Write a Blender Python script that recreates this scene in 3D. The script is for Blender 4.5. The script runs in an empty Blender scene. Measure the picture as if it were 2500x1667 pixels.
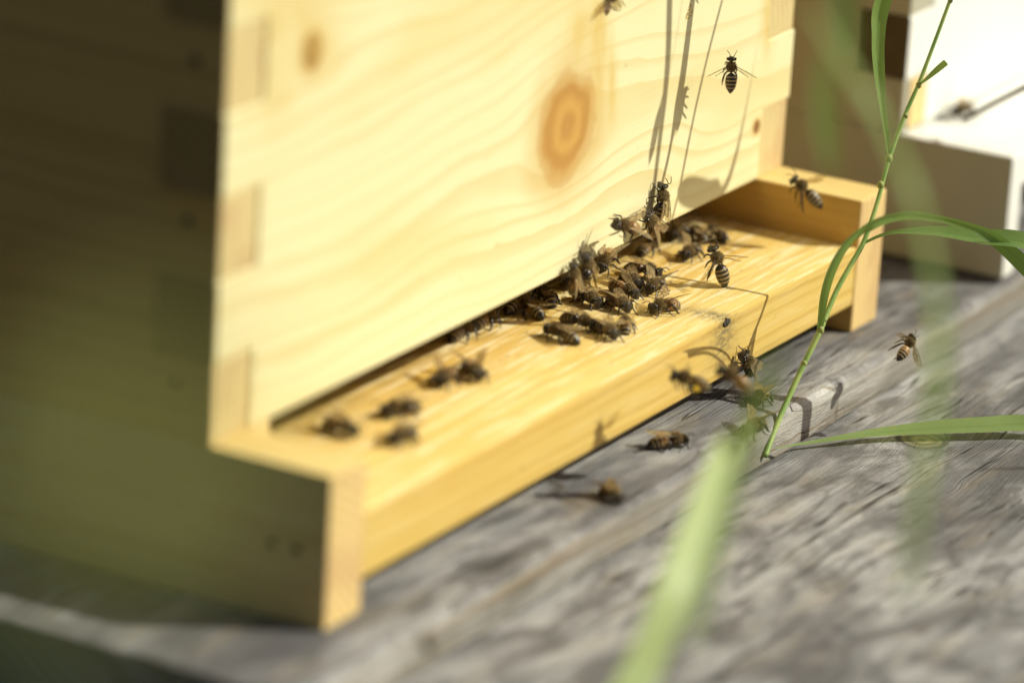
import bpy, bmesh, math, random
from mathutils import Vector, Matrix, noise as mnoise
random.seed(7)
scene = bpy.context.scene
COL = scene.collection

# ------------------------------------------------------------------ camera
CX, CY, CZ = -1.27459, -0.80464, 0.55064
FW = Vector((0.83144222, 0.45416217, -0.32006337))
RT = Vector((0.49579929, -0.86646703, 0.05846316))
UP = Vector((0.2507726, 0.20729593, 0.94559056))
CAM = Vector((CX, CY, CZ)); FPX = 12000.0
cd = bpy.data.cameras.new("camera")
cam = bpy.data.objects.new("camera", cd); COL.objects.link(cam)
cam.matrix_world = Matrix(((RT.x, UP.x, -FW.x, CX), (RT.y, UP.y, -FW.y, CY), (RT.z, UP.z, -FW.z, CZ), (0, 0, 0, 1)))
cd.sensor_width = 36; cd.lens = 172.8; cd.clip_start = 0.02; cd.clip_end = 500
cd.dof.use_dof = True; cd.dof.focus_distance = 1.835; cd.dof.aperture_fstop = 4.1
scene.camera = cam

# ------------------------------------------------------------------ light
SUN = Vector((0.69, -1.03, 1.0)).normalized()
w = bpy.data.worlds.new("World"); scene.world = w; w.use_nodes = True
wn = w.node_tree
sky = wn.nodes.new("ShaderNodeTexSky"); sky.sky_type = 'NISHITA'; sky.sun_disc = False
sky.sun_elevation = math.asin(SUN.z); sky.sun_rotation = math.atan2(SUN.x, SUN.y)
sky.dust_density = 6.0; sky.ozone_density = 0.4
wn.nodes["Background"].inputs[1].default_value = 0.05
wn.links.new(sky.outputs[0], wn.nodes["Background"].inputs[0])
sd = bpy.data.lights.new("sun", 'SUN'); sd.energy = 4.8; sd.angle = math.radians(0.5); sd.color = (0.97, 0.965, 0.80)
so = bpy.data.objects.new("sun", sd); COL.objects.link(so)
so.rotation_euler = SUN.to_track_quat('Z', 'Y').to_euler()
scene.view_settings.view_transform = 'Standard'; scene.view_settings.look = 'None'
scene.view_settings.exposure = 0.05; scene.view_settings.gamma = 1
scene.cycles.use_denoising = True
scene.cycles.max_bounces = 8; scene.cycles.transparent_max_bounces = 12

# dimensions of the hive (metres; x along the front, y to the back, z up, 0 = lower edge of the box)
W, RTW, RXW, P, D, BT, H = 0.413, 0.0225, 0.0225, 0.0456, 0.0188, 0.0235, 0.0538
F = 0.028   # box-joint finger

def at(px, py, t):            # a point in front of the camera at depth t
    return CAM + (FW + RT * ((px - 1250) / FPX) - UP * ((py - 833.5) / FPX)) * t
def onp(px, py, ax, val):     # the point of an axis-aligned surface
    d = FW + RT * ((px - 1250) / FPX) - UP * ((py - 833.5) / FPX)
    return CAM + d * ((val - CAM[ax]) / d[ax])

# ------------------------------------------------------------------ node helper
class NT:
    def __init__(s, name):
        s.m = bpy.data.materials.new(name); s.m.use_nodes = True
        s.t = s.m.node_tree; s.t.nodes.clear()
        s.out = s.t.nodes.new("ShaderNodeOutputMaterial")
    def n(s, k, **kw):
        x = s.t.nodes.new(k)
        for a, b in kw.items(): setattr(x, a, b)
        return x
    def put(s, inp, v):
        if isinstance(v, S): s.t.links.new(v.o, inp)
        elif isinstance(v, (tuple, list)) and inp.type == 'RGBA' and len(v) == 3: inp.default_value = (*v, 1)
        else: inp.default_value = v
    def math(s, op, a, b=None, c=None):
        x = s.n("ShaderNodeMath", operation=op); s.put(x.inputs[0], a)
        if b is not None: s.put(x.inputs[1], b)
        if c is not None: s.put(x.inputs[2], c)
        return S(s, x.outputs[0])
    def coord(s, kind="Object"):
        x = s.n("ShaderNodeTexCoord"); return S(s, x.outputs[kind])
    def xyz(s, v):
        x = s.n("ShaderNodeSeparateXYZ"); s.put(x.inputs[0], v); return [S(s, o) for o in x.outputs]
    def vec(s, a, b, c):
        x = s.n("ShaderNodeCombineXYZ"); s.put(x.inputs[0], a); s.put(x.inputs[1], b); s.put(x.inputs[2], c); return S(s, x.outputs[0])
    def noise(s, v, scale=1, detail=4, rough=.5, dist=0):
        x = s.n("ShaderNodeTexNoise"); s.put(x.inputs["Vector"], v); x.inputs["Scale"].default_value = scale
        x.inputs["Detail"].default_value = detail; x.inputs["Roughness"].default_value = rough; x.inputs["Distortion"].default_value = dist
        return S(s, x.outputs[0])
    def voro(s, v, scale):
        x = s.n("ShaderNodeTexVoronoi"); s.put(x.inputs["Vector"], v); x.inputs["Scale"].default_value = scale
        return S(s, x.outputs[0])
    def ramp(s, f, stops, interp='LINEAR'):
        x = s.n("ShaderNodeValToRGB"); s.put(x.inputs[0], f); r = x.color_ramp; r.interpolation = interp
        while len(r.elements) < len(stops): r.elements.new(0.5)
        for e, (p, c) in zip(r.elements, stops):
            e.position = p; e.color = (*c, 1) if not isinstance(c, (int, float)) else (c, c, c, 1)
        return S(s, x.outputs[0])
    def mix(s, f, a, b, mode='MIX'):
        x = s.n("ShaderNodeMix", data_type='RGBA', blend_type=mode); s.put(x.inputs[0], f)
        s.put(x.inputs[6], a); s.put(x.inputs[7], b); return S(s, x.outputs[2])
    def sstep(s, f, a, b):
        x = s.n("ShaderNodeMapRange", interpolation_type='SMOOTHSTEP'); s.put(x.inputs[0], f)
        x.inputs[1].default_value = a; x.inputs[2].default_value = b; return S(s, x.outputs[0])
    def bump(s, h, strength=.3, dist=.001, normal=None):
        x = s.n("ShaderNodeBump"); s.put(x.inputs["Height"], h); x.inputs["Strength"].default_value = strength; x.inputs["Distance"].default_value = dist
        return S(s, x.outputs[0])
    def bsdf(s, color, rough=.6, normal=None, spec=.3, **kw):
        x = s.n("ShaderNodeBsdfPrincipled"); s.put(x.inputs["Base Color"], color); s.put(x.inputs["Roughness"], rough)
        x.inputs["Specular IOR Level"].default_value = spec
        if normal is not None: s.put(x.inputs["Normal"], normal)
        for a, b in kw.items(): s.put(x.inputs[a], b)
        return S(s, x.outputs[0])
    def done(s, sh): s.t.links.new(sh.o, s.out.inputs[0]); return s.m
class S:
    def __init__(s, nt, o): s.nt = nt; s.o = o
    def __add__(s, b): return s.nt.math('ADD', s, b)
    __radd__ = __add__
    def __sub__(s, b): return s.nt.math('SUBTRACT', s, b)
    def __rsub__(s, b): return s.nt.math('SUBTRACT', b, s)
    def __mul__(s, b): return s.nt.math('MULTIPLY', s, b)
    __rmul__ = __mul__
    def __truediv__(s, b): return s.nt.math('DIVIDE', s, b)
    def sin(s): return s.nt.math('SINE', s)
    def abs(s): return s.nt.math('ABSOLUTE', s)
    def pow(s, b): return s.nt.math('POWER', s, b)
    def exp(s): return s.nt.math('EXPONENT', s)

def pine(name, ia, ic, idp, pale, ring, knots=(), period=.0042, wav=.010, ringamt=.6, off=0.0, fuzz=0.0, stain=None, warm=.25, smudge=(), late0=.3, dirt_gapshade=0):
    """planed pine: ia/ic/idp = index of the axis along the grain, across it and into the board;
    knots = (a, c, radius, colour_strength)"""
    t = NT(name); co = t.xyz(t.coord()); a, c, dp = co[ia], co[ic], co[idp]
    psi = c + off + (t.noise(t.vec(a * 5.0, c * 14.0, dp * 14.0 + off * 37), 1, 2, .4) - .5) * wav * 2
    body = None
    for (ka, kc, r, amt) in knots:
        da = (a - ka) * .55; dc = c - kc
        r2 = da * da + dc * dc
        g = t.math('DIVIDE', r * r * 1.0, r2 + r * r * .35)
        psi = psi - dc * g * 1.15
    r_ = psi / period + t.noise(t.vec(0.0, off, psi * 55), 1, 1) * 3.2
    fr = t.math('FRACT', r_ + (t.noise(t.vec(a * 40, c * 90, dp * 90), 1, 2) - .5) * .35)
    late = t.sstep(fr, late0, .96) * (1.0 - t.sstep(fr, .965, 1.0))
    lvl = t.noise(t.vec(0.0, 0.0, psi * 70), 1, 2)
    fib = t.noise(t.vec(a * 30, c * 1500, dp * 1500), 1, 3, .6)
    broad = t.noise(t.vec(a * 7, c * 22, dp * 22 + 3.1), 1, 3, .5)
    f = late * ringamt * t.sstep(lvl, .30, .62)
    col = t.mix(f, pale, ring)
    wc = tuple(p * q for p, q in zip(pale, (.93, .80, .55)))
    col = t.mix(t.sstep(broad, .45, .72) * warm * 2, col, wc)
    col = t.mix((fib - .5).abs() * .5, col, ring)
    h = fib * .6 + f * .4
    for (ka, kc, r, amt) in knots:
        da = (a - ka); dc = c - kc
        n1 = (t.noise(t.vec(a * 60, c * 60, dp * 60), 1, 3) - .5) * r * .55
        rr = t.math('SQRT', da * da + dc * dc) + n1
        k = 1.0 - t.sstep(rr, r * .72, r * 1.08)
        halo = (1.0 - t.sstep(rr, r * .9, r * 1.9)) * .62
        kr = (rr * (18.0 / max(r, .004)) * .55 + t.noise(t.vec(a * 150, c * 150, dp * 150), 1, 2) * 2).sin() * .5 + .5
        kcol = t.mix(kr * .6, (.56, .31, .075), (.38, .17, .035))
        kcol = t.mix(amt, kcol, (.16, .05, .015)) if amt > .5 else kcol
        rim = t.sstep(rr, r * .80, r * .97) * (1.0 - t.sstep(rr, r * 1.0, r * 1.10))
        col = t.mix(halo, col, (.60, .40, .13))
        col = t.mix(k * .93, col, kcol)
        col = t.mix(rim * .3, col, (.45, .21, .05))
    for (sa, sc, ra, rc, am) in smudge:
        e = (a - sa + (c - sc) * .12) / ra; g = (c - sc) / rc
        sn = t.noise(t.vec(a * 130, c * 35, dp * 30), 1, 4, .6)
        m_ = (0.0 - (e * e + g * g)).exp() * t.sstep(sn, .15, .60)
        col = t.mix(m_ * am, col, (.64, .45, .13))
    # resin flecks
    v = t.noise(t.vec(a * 90, c * 260, dp * 260), 1, 2)
    col = t.mix(t.sstep(v, .70, .80) * .55, col, tuple(x * .75 for x in ring))
    if dirt_gapshade:    # entrance-gap shade painted dark, plus specks of wax, pollen and bee droppings
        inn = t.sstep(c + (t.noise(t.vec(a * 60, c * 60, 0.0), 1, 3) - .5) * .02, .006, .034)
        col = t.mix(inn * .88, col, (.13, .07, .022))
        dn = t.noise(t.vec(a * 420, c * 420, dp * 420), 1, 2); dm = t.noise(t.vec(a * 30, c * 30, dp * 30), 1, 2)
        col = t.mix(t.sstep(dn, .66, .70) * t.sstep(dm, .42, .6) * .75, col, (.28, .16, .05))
    if fuzz:    # rough sawn, torn fibres along the grain: pale dry streaks
        s1 = t.noise(t.vec(a * 28, c * 520, dp * 520 + 5), 1, 4, .6, .4)
        col = t.mix(t.sstep(s1, .50, .62) * fuzz, col, (.83, .70, .44))
        h = h + s1 * .9
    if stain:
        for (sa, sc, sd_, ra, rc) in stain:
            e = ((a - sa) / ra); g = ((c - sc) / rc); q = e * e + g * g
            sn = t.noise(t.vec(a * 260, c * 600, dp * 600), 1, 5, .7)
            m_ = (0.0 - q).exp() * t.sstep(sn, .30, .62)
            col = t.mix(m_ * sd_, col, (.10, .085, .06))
    return t.done(t.bsdf(col, .62, t.bump(h, .25, .0004), .25))

def end_grain(name, ia, ib, a0, b0, pale=(.66, .54, .28), ring=(.53, .385, .17)):
    t = NT(name); co = t.xyz(t.coord()); a, b = co[ia] - a0, co[ib] - b0
    r = t.math('SQRT', a * a + b * b) + (t.noise(t.coord(), 60, 2) - .5) * .004
    fr = t.math('FRACT', r / .0040)
    f = t.sstep(fr, .2, .95) * (1.0 - t.sstep(fr, .96, 1.0))
    nz = t.noise(t.coord(), 900, 3)
    col = t.mix(f * .8, pale, ring); col = t.mix(t.sstep(t.noise(t.coord(), 45, 3), .45, .65) * .45, col, (.50, .30, .15))
    return t.done(t.bsdf(col, .75, t.bump(nz, .3, .0004), .2))

def weathered(name, knots=(), shift=0.0, tan=0.0):
    t = NT(name); x, y, z = t.xyz(t.coord()); c = y - z * 1.3 + shift
    psi = c + (t.noise(t.vec(x * 6, c * 12, 0.3), 1, 3, .5) - .5) * .028
    for (ka, kc, r) in knots:
        da = (x - ka) * .6; dc = c - shift - kc
        g = t.math('DIVIDE', r * r, da * da + dc * dc + r * r * .25)
        psi = psi - dc * g * 1.2
    g1 = t.noise(t.vec(x * 16, psi * 120, shift), 1, 7, .70, .5)
    g2 = t.noise(t.vec(x * 30, psi * 1100, 1.0), 1, 4, .7)
    bl = t.noise(t.vec(x * 20, c * 46, .7), 1, 6, .66, .9)
    gr = t.noise(t.vec(x * 900, y * 900, z * 900), 1, 4, .7)
    cc = t.noise(t.vec(x * 140, c * 240, .2), 1, 5, .7)
    col = t.ramp(g1, [(.28, (.12, .113, .11)), (.42, (.26, .252, .260)), (.56, (.39, .38, .39)), (.76, (.57, .56, .57))])
    col = t.mix(t.sstep(bl, .45, .62) * .8, col, (.12, .112, .112))
    col = t.mix(t.sstep(bl, .46, .30) * .35, col, (.58, .54, .47))
    col = t.mix(t.sstep(cc, .58, .74) * .55, col, (.12, .11, .105))
    col = t.mix(t.sstep(gr, .55, .75) * .45, col, (.10, .09, .08))
    col = t.mix(t.sstep(g2, .60, .72) * .5, col, (.07, .06, .05))
    big = t.noise(t.vec(x * 7, c * 13, 5.5), 1, 4, .6, .8)
    col = t.mix(t.sstep(big, .47, .60) * .66, col, (.115, .108, .112))
    cr1 = t.noise(t.vec(x * 2.6, psi * 95, 11.0), 1, 3, .55)
    crack = (1.0 - t.sstep((cr1 - .5).abs(), .002, .009)) * t.sstep(t.noise(t.vec(x * 12, c * 20, 2.0), 1, 2), .40, .52)
    col = t.mix(crack * .9, col, (.035, .03, .025))
    warmn = t.noise(t.vec(x * 22, c * 90, 4.0), 1, 3)
    col = t.mix(t.sstep(warmn, .52, .7) * (.16 + tan * .6), col, (.50, .39, .24))
    if tan: # the sawn edge: brown lines running along it
        ln = t.noise(t.vec(x * 5, c * 330, 9.0), 1, 2, .5)
        side = t.sstep(0.0 - z, H + .0008, H + .0022)
        col = t.mix(side * .4, col, (.50, .46, .39))
        col = t.mix(t.sstep(ln, .54, .62) * side * .6, col, (.24, .17, .10))
    ck = None
    for (ka, kc, r) in knots:
        da = x - ka; dc = c - shift - kc
        rr = t.math('SQRT', da * da + dc * dc) + (t.noise(t.vec(x * 80, y * 80, 0.0), 1, 3) - .5) * r * .8
        k = 1.0 - t.sstep(rr, r * .75, r * 1.0)
        rg = (rr * 1400.0).sin() * .5 + .5
        col = t.mix(k * .8, col, t.mix(rg, (.42, .32, .16), (.13, .10, .07)))
        rim = t.sstep(rr, r * .8, r) * (1.0 - t.sstep(rr, r * 1.05, r * 1.3))
        col = t.mix(rim * .7, col, (.06, .05, .045))
    h = g1 * .9 + g2 * 1.0 + gr * .5 + bl * .5 - crack * 1.6
    return t.done(t.bsdf(col, .85, t.bump(h, .75, .0011), .15))

def white_paint(name):
    t = NT(name); co = t.coord(); n1 = t.noise(co, 14, 5, .6); n2 = t.noise(co, 90, 4, .6)
    col = t.mix(t.sstep(n1, .5, .75) * .35, (.78, .77, .73), (.60, .57, .50))
    col = t.mix(t.sstep(n2, .70, .73) * .8, col, (.28, .24, .17))
    return t.done(t.bsdf(col, .5, t.bump(n2, .2, .0006), .3))

def leafmat(name, c1, c2, trans=.45):
    t = NT(name); uv = t.xyz(t.coord("UV")); u, v = uv[0], uv[1]
    rib = t.math('FRACT', u * 9.0); ribs = t.sstep((rib - .5).abs(), .30, .5)
    mid = 1.0 - t.sstep((u - .5).abs(), .02, .07)
    nz = t.noise(t.vec(u * 3, v * 30, 0.0), 1, 4)
    col = t.mix(ribs * .45, c1, c2); col = t.mix(mid * .5, col, c2)
    col = t.mix(t.sstep(nz, .4, .8) * .4, col, (c1[0] * 1.5, c1[1] * 1.1, c1[2] * .9))
    sp = t.noise(t.vec(u * 25, v * 160, 2.0), 1, 2)
    col = t.mix(t.sstep(sp, .76, .80) * .5, col, (.5, .5, .35))
    a = t.bsdf(col, .42, t.bump(ribs, .35, .0004), .45)
    tr = t.n("ShaderNodeBsdfTranslucent"); t.put(tr.inputs[0], t.mix(.5, col, (c1[0] * 1.6, c1[1] * 1.5, c1[2] * .6)))
    m = t.n("ShaderNodeMixShader"); m.inputs[0].default_value = trans
    t.t.links.new(a.o, m.inputs[1]); t.t.links.new(tr.outputs[0], m.inputs[2])
    return t.done(S(t, m.outputs[0]))

def simple(name, c, rough=.5, spec=.5, nsc=600, amt=.3, **kw):
    t = NT(name); n = t.noise(t.coord(), nsc, 3)
    col = t.mix(n * amt, c, tuple(x * .4 for x in c))
    return t.done(t.bsdf(col, rough, t.bump(n, .2, .0001), spec, **kw))

KN = [(0.0505, 0.1228, .0070, .72), (0.2300, 0.0572, .0208, 0), (0.3862, 0.0222, .0030, .8)]
M = {}
M['front'] = pine("pine_front_board", 0, 2, 1, (.775, .715, .44), (.60, .44, .15), KN, period=.0085, wav=.024, ringamt=.50, off=.02, warm=.3, late0=.5,
    smudge=[(.035, .140, .030, .016, .7), (.030, .112, .016, .012, .5), (.2505, .084, .0065, .022, .98), (.2630, .066, .0035, .016, .8), (.2350, .092, .010, .010, .7), (.390, .064, .006, .016, .8), (.060, .120, .012, .010, .5)])
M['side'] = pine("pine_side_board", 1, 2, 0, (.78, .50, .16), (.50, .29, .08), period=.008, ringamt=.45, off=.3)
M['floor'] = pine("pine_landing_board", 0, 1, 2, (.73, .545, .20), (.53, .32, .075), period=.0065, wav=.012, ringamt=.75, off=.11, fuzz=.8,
                  stain=[(.2790, -.0456, .95, .0055, .02)], warm=.45, smudge=[(.208, -.026, .022, .005, .95), (.12, -.035, .03, .004, .6), (.33, -.012, .02, .004, .5)], dirt_gapshade=1)
M['railshade'] = pine('pine_rail_inner_shaded', 1, 2, 0, (.66, .41, .12), (.52, .28, .06), period=.0065, ringamt=.5, off=.7)  # right rail only: shade and bounced light put into a deeper orange
M['flooredge'] = pine('pine_landing_front_edge', 0, 2, 1, (.66, .465, .135), (.49, .29, .06), period=.0040, wav=.006, ringamt=.8, off=.51, fuzz=.15,
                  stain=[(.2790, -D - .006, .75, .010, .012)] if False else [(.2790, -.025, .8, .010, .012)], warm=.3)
M['rail'] = pine("pine_side_rail", 1, 2, 0, (.75, .57, .235), (.60, .38, .11), period=.0075, ringamt=.5, off=.7, fuzz=.25)
M['block'] = pine("pine_block", 0, 2, 1, (.74, .58, .3), (.60, .40, .16), period=.006, ringamt=.5, off=.9)
M['end'] = end_grain("pine_end_grain", 0, 2, .06, .01)
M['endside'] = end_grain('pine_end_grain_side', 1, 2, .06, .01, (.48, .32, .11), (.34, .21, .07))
M['railend'] = end_grain("rail_end_grain", 0, 2, -.03, -.09, (.72, .54, .25), (.58, .37, .14))
M['white'] = white_paint("white_hive_paint")
M['whiteend'] = simple("weathered_end_grain", (.14, .105, .06), .9, .1, 120, .8)
M['whiteshade'] = simple('white_hive_shaded_side', (.46, .43, .335), .8, .2, 30, .25)  # side of the white hive, its shade put into a darker grey-brown
M['nail'] = simple("nail_rust", (.05, .04, .03), .6, .3)
M['plank1'] = weathered("weathered_plank_back", shift=0.0, tan=.08)
M['plank2'] = weathered("weathered_plank_front", [(.3260, -.0225, .0085)], shift=.4)
M['leaf'] = leafmat("grass_leaf", (.19, .31, .10), (.11, .21, .055))
M['leafpale'] = leafmat("grass_leaf_pale", (.30, .42, .15), (.20, .32, .10), .5)
M['leafbright'] = leafmat('grass_leaf_sunbleached', (.50, .62, .31), (.36, .49, .19), .4)
M['leafolive'] = leafmat('grass_leaf_yellowing', (.56, .60, .20), (.46, .50, .16), .4)
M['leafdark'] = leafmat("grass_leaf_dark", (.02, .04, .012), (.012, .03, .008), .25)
M['dry'] = simple("dry_stem", (.16, .13, .08), .8, .2)
t = NT("grass_stem"); cz = t.coord(); n = t.noise(cz, 90, 3)
M['stem'] = t.done(t.bsdf(t.mix(t.sstep(n, .35, .7), (.20, .33, .08), (.36, .45, .13)), .4, t.bump(t.noise(cz, 900, 2), .2, .0002), .5, **{"Subsurface Weight": 0.0}))
M['node'] = simple("stem_node", (.30, .33, .09), .5, .4)
M['soil'] = simple("soil", (.035, .035, .02), .95, .1, 20, .8)
# bees
def abdomen():
    t = NT("bee_abdomen"); uv = t.xyz(t.coord("UV")); u, v = uv[0], uv[1]
    oi = t.n("ShaderNodeObjectInfo"); rnd = S(t, oi.outputs["Random"])
    fr = t.math('FRACT', u * 6.0)
    band = (1.0 - t.sstep(fr, .26, .46)) * t.sstep(u, .12, .2) * (1.0 - t.sstep(u, .80, .86))
    nz = t.noise(t.coord(), 2600, 2)
    amb = t.sstep(rnd, .35, .6) * (1.0 - t.sstep(u, .33, .52))
    dark = t.mix(amb, (.022, .015, .010), (.26, .115, .022))
    col = t.mix(band * (.45 + nz * .5), dark, (.50, .37, .19))
    return t.done(t.bsdf(col, .34 + band * .4, t.bump(nz * .5 + fr, .3, .0002), .6))
M['abd'] = abdomen()
M['thx'] = simple("bee_thorax", (.10, .065, .026), .8, .2, 2500, .7)
M['head'] = simple("bee_head", (.05, .035, .018), .55, .4, 2500, .6)
M['eye'] = simple("bee_eye", (.012, .008, .006), .15, .8, 3000, .3)
M['leg'] = simple("bee_leg", (.028, .016, .009), .3, .6, 2000, .4)
M['hair'] = simple("bee_hair", (.50, .36, .16), .7, .3, 900, .3)
M['pollen'] = simple("pollen", (.75, .50, .05), .9, .1, 3000, .4)
def wingmat():
    t = NT("bee_wing"); uv = t.xyz(t.coord("UV")); u, v = uv
    return None
t = NT("bee_wing"); uv = t.xyz(t.coord("UV"))
vn = t.n("ShaderNodeTexVoronoi", feature='DISTANCE_TO_EDGE'); t.put(vn.inputs["Vector"], t.vec(uv[0] * 3.2, uv[1] * 2.2, 0.0)); vn.inputs["Scale"].default_value = 1
vein = 1.0 - t.sstep(S(t, vn.outputs["Distance"]), .03, .09)
g = t.bsdf(t.mix(vein, (.62, .47, .24), (.13, .07, .03)), .22, None, .8)
tr = t.n("ShaderNodeBsdfTransparent"); tr.inputs[0].default_value = (.93, .86, .70, 1)
mx = t.n("ShaderNodeMixShader"); t.put(mx.inputs[0], .34 + vein * .5)
t.t.links.new(tr.outputs[0], mx.inputs[1]); t.t.links.new(g.o, mx.inputs[2])
M['wing'] = t.done(S(t, mx.outputs[0]))
M['wingthin'] = M['wing'].copy(); M['wingthin'].name = "bee_wing_beating"
for nd in M['wingthin'].node_tree.nodes:
    if nd.type == 'MATH' and nd.operation == 'ADD' and abs(nd.inputs[1].default_value - .34) < 1e-4 or nd.type == 'MATH' and nd.operation == 'ADD' and abs(nd.inputs[0].default_value - .34) < 1e-4:
        nd.inputs[1].default_value = .10 if abs(nd.inputs[1].default_value - .34) < 1e-4 else nd.inputs[1].default_value

# ------------------------------------------------------------------ object helpers
def tag(o, label=None, cat=None, group=None, kind=None):
    if label: o['label'] = label
    if cat: o['category'] = cat
    if group: o['group'] = group
    if kind: o['kind'] = kind
    return o
def thing(name, loc, label, cat, group=None):
    o = bpy.data.objects.new(name, None); o.empty_display_size = .01; COL.objects.link(o); o.location = loc
    return tag(o, label, cat, group)
def solo(name, bm, mat, loc, label, cat, group=None):
    r = thing(name, loc, label, cat, group); obj("leaf", bm, mat, r); return r
def obj(name, bm, mats, parent=None, smooth=False, loc=None):
    me = bpy.data.meshes.new(name); bm.normal_update(); bm.to_mesh(me); bm.free()
    for m in (mats if isinstance(mats, list) else [mats]): me.materials.append(m)
    if smooth:
        for p in me.polygons: p.use_smooth = True
    o = bpy.data.objects.new(name, me); COL.objects.link(o)
    if parent:
        o.parent = parent
        o.location = -parent.location if loc is None else loc    # meshes are written in hive coordinates
    elif loc is not None: o.location = loc
    return o
def bevel(bm, r, seg=2):
    if r: bmesh.ops.bevel(bm, geom=list(bm.edges), offset=r, segments=seg, affect='EDGES', profile=.6)
def box(bm, x0, x1, y0, y1, z0, z1):
    m = Matrix.Translation(((x0 + x1) / 2, (y0 + y1) / 2, (z0 + z1) / 2)) @ Matrix.Diagonal((x1 - x0, y1 - y0, z1 - z0, 1))
    return bmesh.ops.create_cube(bm, size=1, matrix=m)
def boxbm(*a, r=.0008, mat=None):
    bm = bmesh.new(); box(bm, *a); bevel(bm, r)
    return bm
def prism(pts, ax, v0, v1, r=.0006):
    """outline pts (u,v) extruded along axis ax"""
    bm = bmesh.new()
    def mk(u, v, s):
        if ax == 1: return (u, s, v)
        if ax == 0: return (s, u, v)
        return (u, v, s)
    a = [bm.verts.new(mk(u, v, v0)) for u, v in pts]; b = [bm.verts.new(mk(u, v, v1)) for u, v in pts]
    bm.faces.new(a); bm.faces.new(b[::-1])
    for i in range(len(pts)):
        j = (i + 1) % len(pts); bm.faces.new((a[i], b[i], b[j], a[j]))
    bmesh.ops.recalc_face_normals(bm, faces=bm.faces)
    bevel(bm, r, 1)
    return bm
def setmat(bm, test, idx):
    bm.normal_update()
    for f in bm.faces:
        if test(f.calc_center_median(), f.normal): f.material_index = idx

# ------------------------------------------------------------------ ground and the plank stand
bm = bmesh.new(); bmesh.ops.create_grid(bm, x_segments=40, y_segments=40, size=60)
tag(obj("ground", bm, M['soil'], loc=(0, 0, -.62)), kind='structure')

def plank(name, x0, x1, y0, y1, ztop, th, mat, label, seed, ragged=True):
    bm = bmesh.new(); nx = 150; prof = []
    r = .0022
    prof += [(y0, -th), (y0, -th * .5), (y0 + .0003, -r * 1.6), (y0 + .0010, -r * .5), (y0 + .0030, 0.0)]
    ny = 14
    for i in range(1, ny): prof.append((y0 + .003 + (y1 - y0 - .006) * i / ny, 0))
    prof += [(y1 - .003, 0), (y1 - .001, -r * .5), (y1, -r * 1.6), (y1, -th)]
    rows = []
    for i in range(nx + 1):
        x = x0 + (x1 - x0) * (i / nx) ** 1.25
        row = []
        for k, (y, z) in enumerate(prof):
            e = mnoise.noise(Vector((x * 30, seed, z * 60))) * .0010 + mnoise.noise(Vector((x * 140, seed + 3, z * 200))) * .0006
            sgn = 1 if k < 5 else (-1 if k >= len(prof) - 4 else 0)
            dz = (mnoise.noise(Vector((x * 9, y * 25, seed))) * .0009) if z == 0 else mnoise.noise(Vector((x * 60, y * 60, seed))) * .0004
            dx = (mnoise.noise(Vector((y * 90, z * 90, seed + 9))) * .0018) if i == 0 and ragged else 0
            row.append(bm.verts.new((x + dx, y + e * sgn, ztop + z + dz)))
        rows.append(row)
    for i in range(nx):
        for k in range(len(prof) - 1): bm.faces.new((rows[i][k], rows[i + 1][k], rows[i + 1][k + 1], rows[i][k + 1]))
        bm.faces.new((rows[i][-1], rows[i + 1][-1], rows[i + 1][0], rows[i][0]))
    bm.faces.new(rows[0]); bm.faces.new(rows[-1][::-1])
    bmesh.ops.recalc_face_normals(bm, faces=bm.faces)
    return tag(obj(name, bm, mat, smooth=False), label, 'plank', 'weathered planks of the hive stand')
ZP = -H - .0002
plank("wooden_plank", -.053, 1.5, -.0690, .150, ZP, .030, M['plank1'], "weathered grey plank directly under the pine hive, with a tan sawn front edge", 1.3)
plank("wooden_plank", -.056, 1.5, -.4200, -.0705, ZP - .0115, .030, M['plank2'], "wide weathered grey plank in the foreground, one step lower, with a yellowish knot", 4.1)
plank("wooden_plank", -.050, 1.5, .1550, .420, ZP - .001, .030, M['plank1'], "weathered grey plank at the back, hidden mostly behind the pine hive", 7.7)
for i, (x0, lab) in enumerate([(.02, "rough bearer beam under the left end of the planks"), (1.0, "rough bearer beam under the far right part of the planks")]):
    tag(obj("bearer_beam", boxbm(x0, x0 + .09, -.40, .40, -.62, ZP - .0435, r=.003), M['dry']), lab, 'beam')
tag(obj("sun_block_board", boxbm(-.05, 1.5, -.445, -.4225, -.50, ZP - .014, r=.002), M['dry']), "unseen board added to keep sun out from under the plank stand", 'board')  # out of view, added to block the sun below the planks

# ------------------------------------------------------------------ the pine bottom board
bb = thing("bottom_board", (W / 2, .2, -H), "yellow pine bottom board with a protruding landing board, under the pine hive box", 'bottom board')
YB = .50
for x0, x1 in ((0, RTW), (W - RXW, W)):
    bm = boxbm(x0, x1, -P, YB, -H, 0, r=.0009); setmat(bm, lambda c, n: c.y < -P + .0012 and n.y < -.5, 1)
    if x0 > 0: setmat(bm, lambda c, n: n.x < -.9, 2)
    rl = obj("side_rail", bm, [M['rail'], M['railend'], M['railshade']], bb)
    if x0 == 0:
        rl['label'] = "left rail with two dark nail heads"
        for ny, nz in ((-.0245, -.0277), (-.0341, -.0276)):
            bm = bmesh.new()
            bmesh.ops.create_cone(bm, cap_ends=True, segments=14, radius1=.0017, radius2=.0014, depth=.0008,
                                  matrix=Matrix.Translation((-.0003, ny, nz)) @ Matrix.Rotation(-math.pi / 2, 4, 'Y'))
            o = obj("nail", bm, M['nail'], rl, loc=(0, 0, 0))
bm = boxbm(RTW + .0002, W - RXW - .0002, -P + .0003, YB, -D - BT, -D, r=.0009)
setmat(bm, lambda c, n: n.y < -.7, 1)
fl = obj("landing_board", bm, [M['floor'], M['flooredge']], bb)
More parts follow.
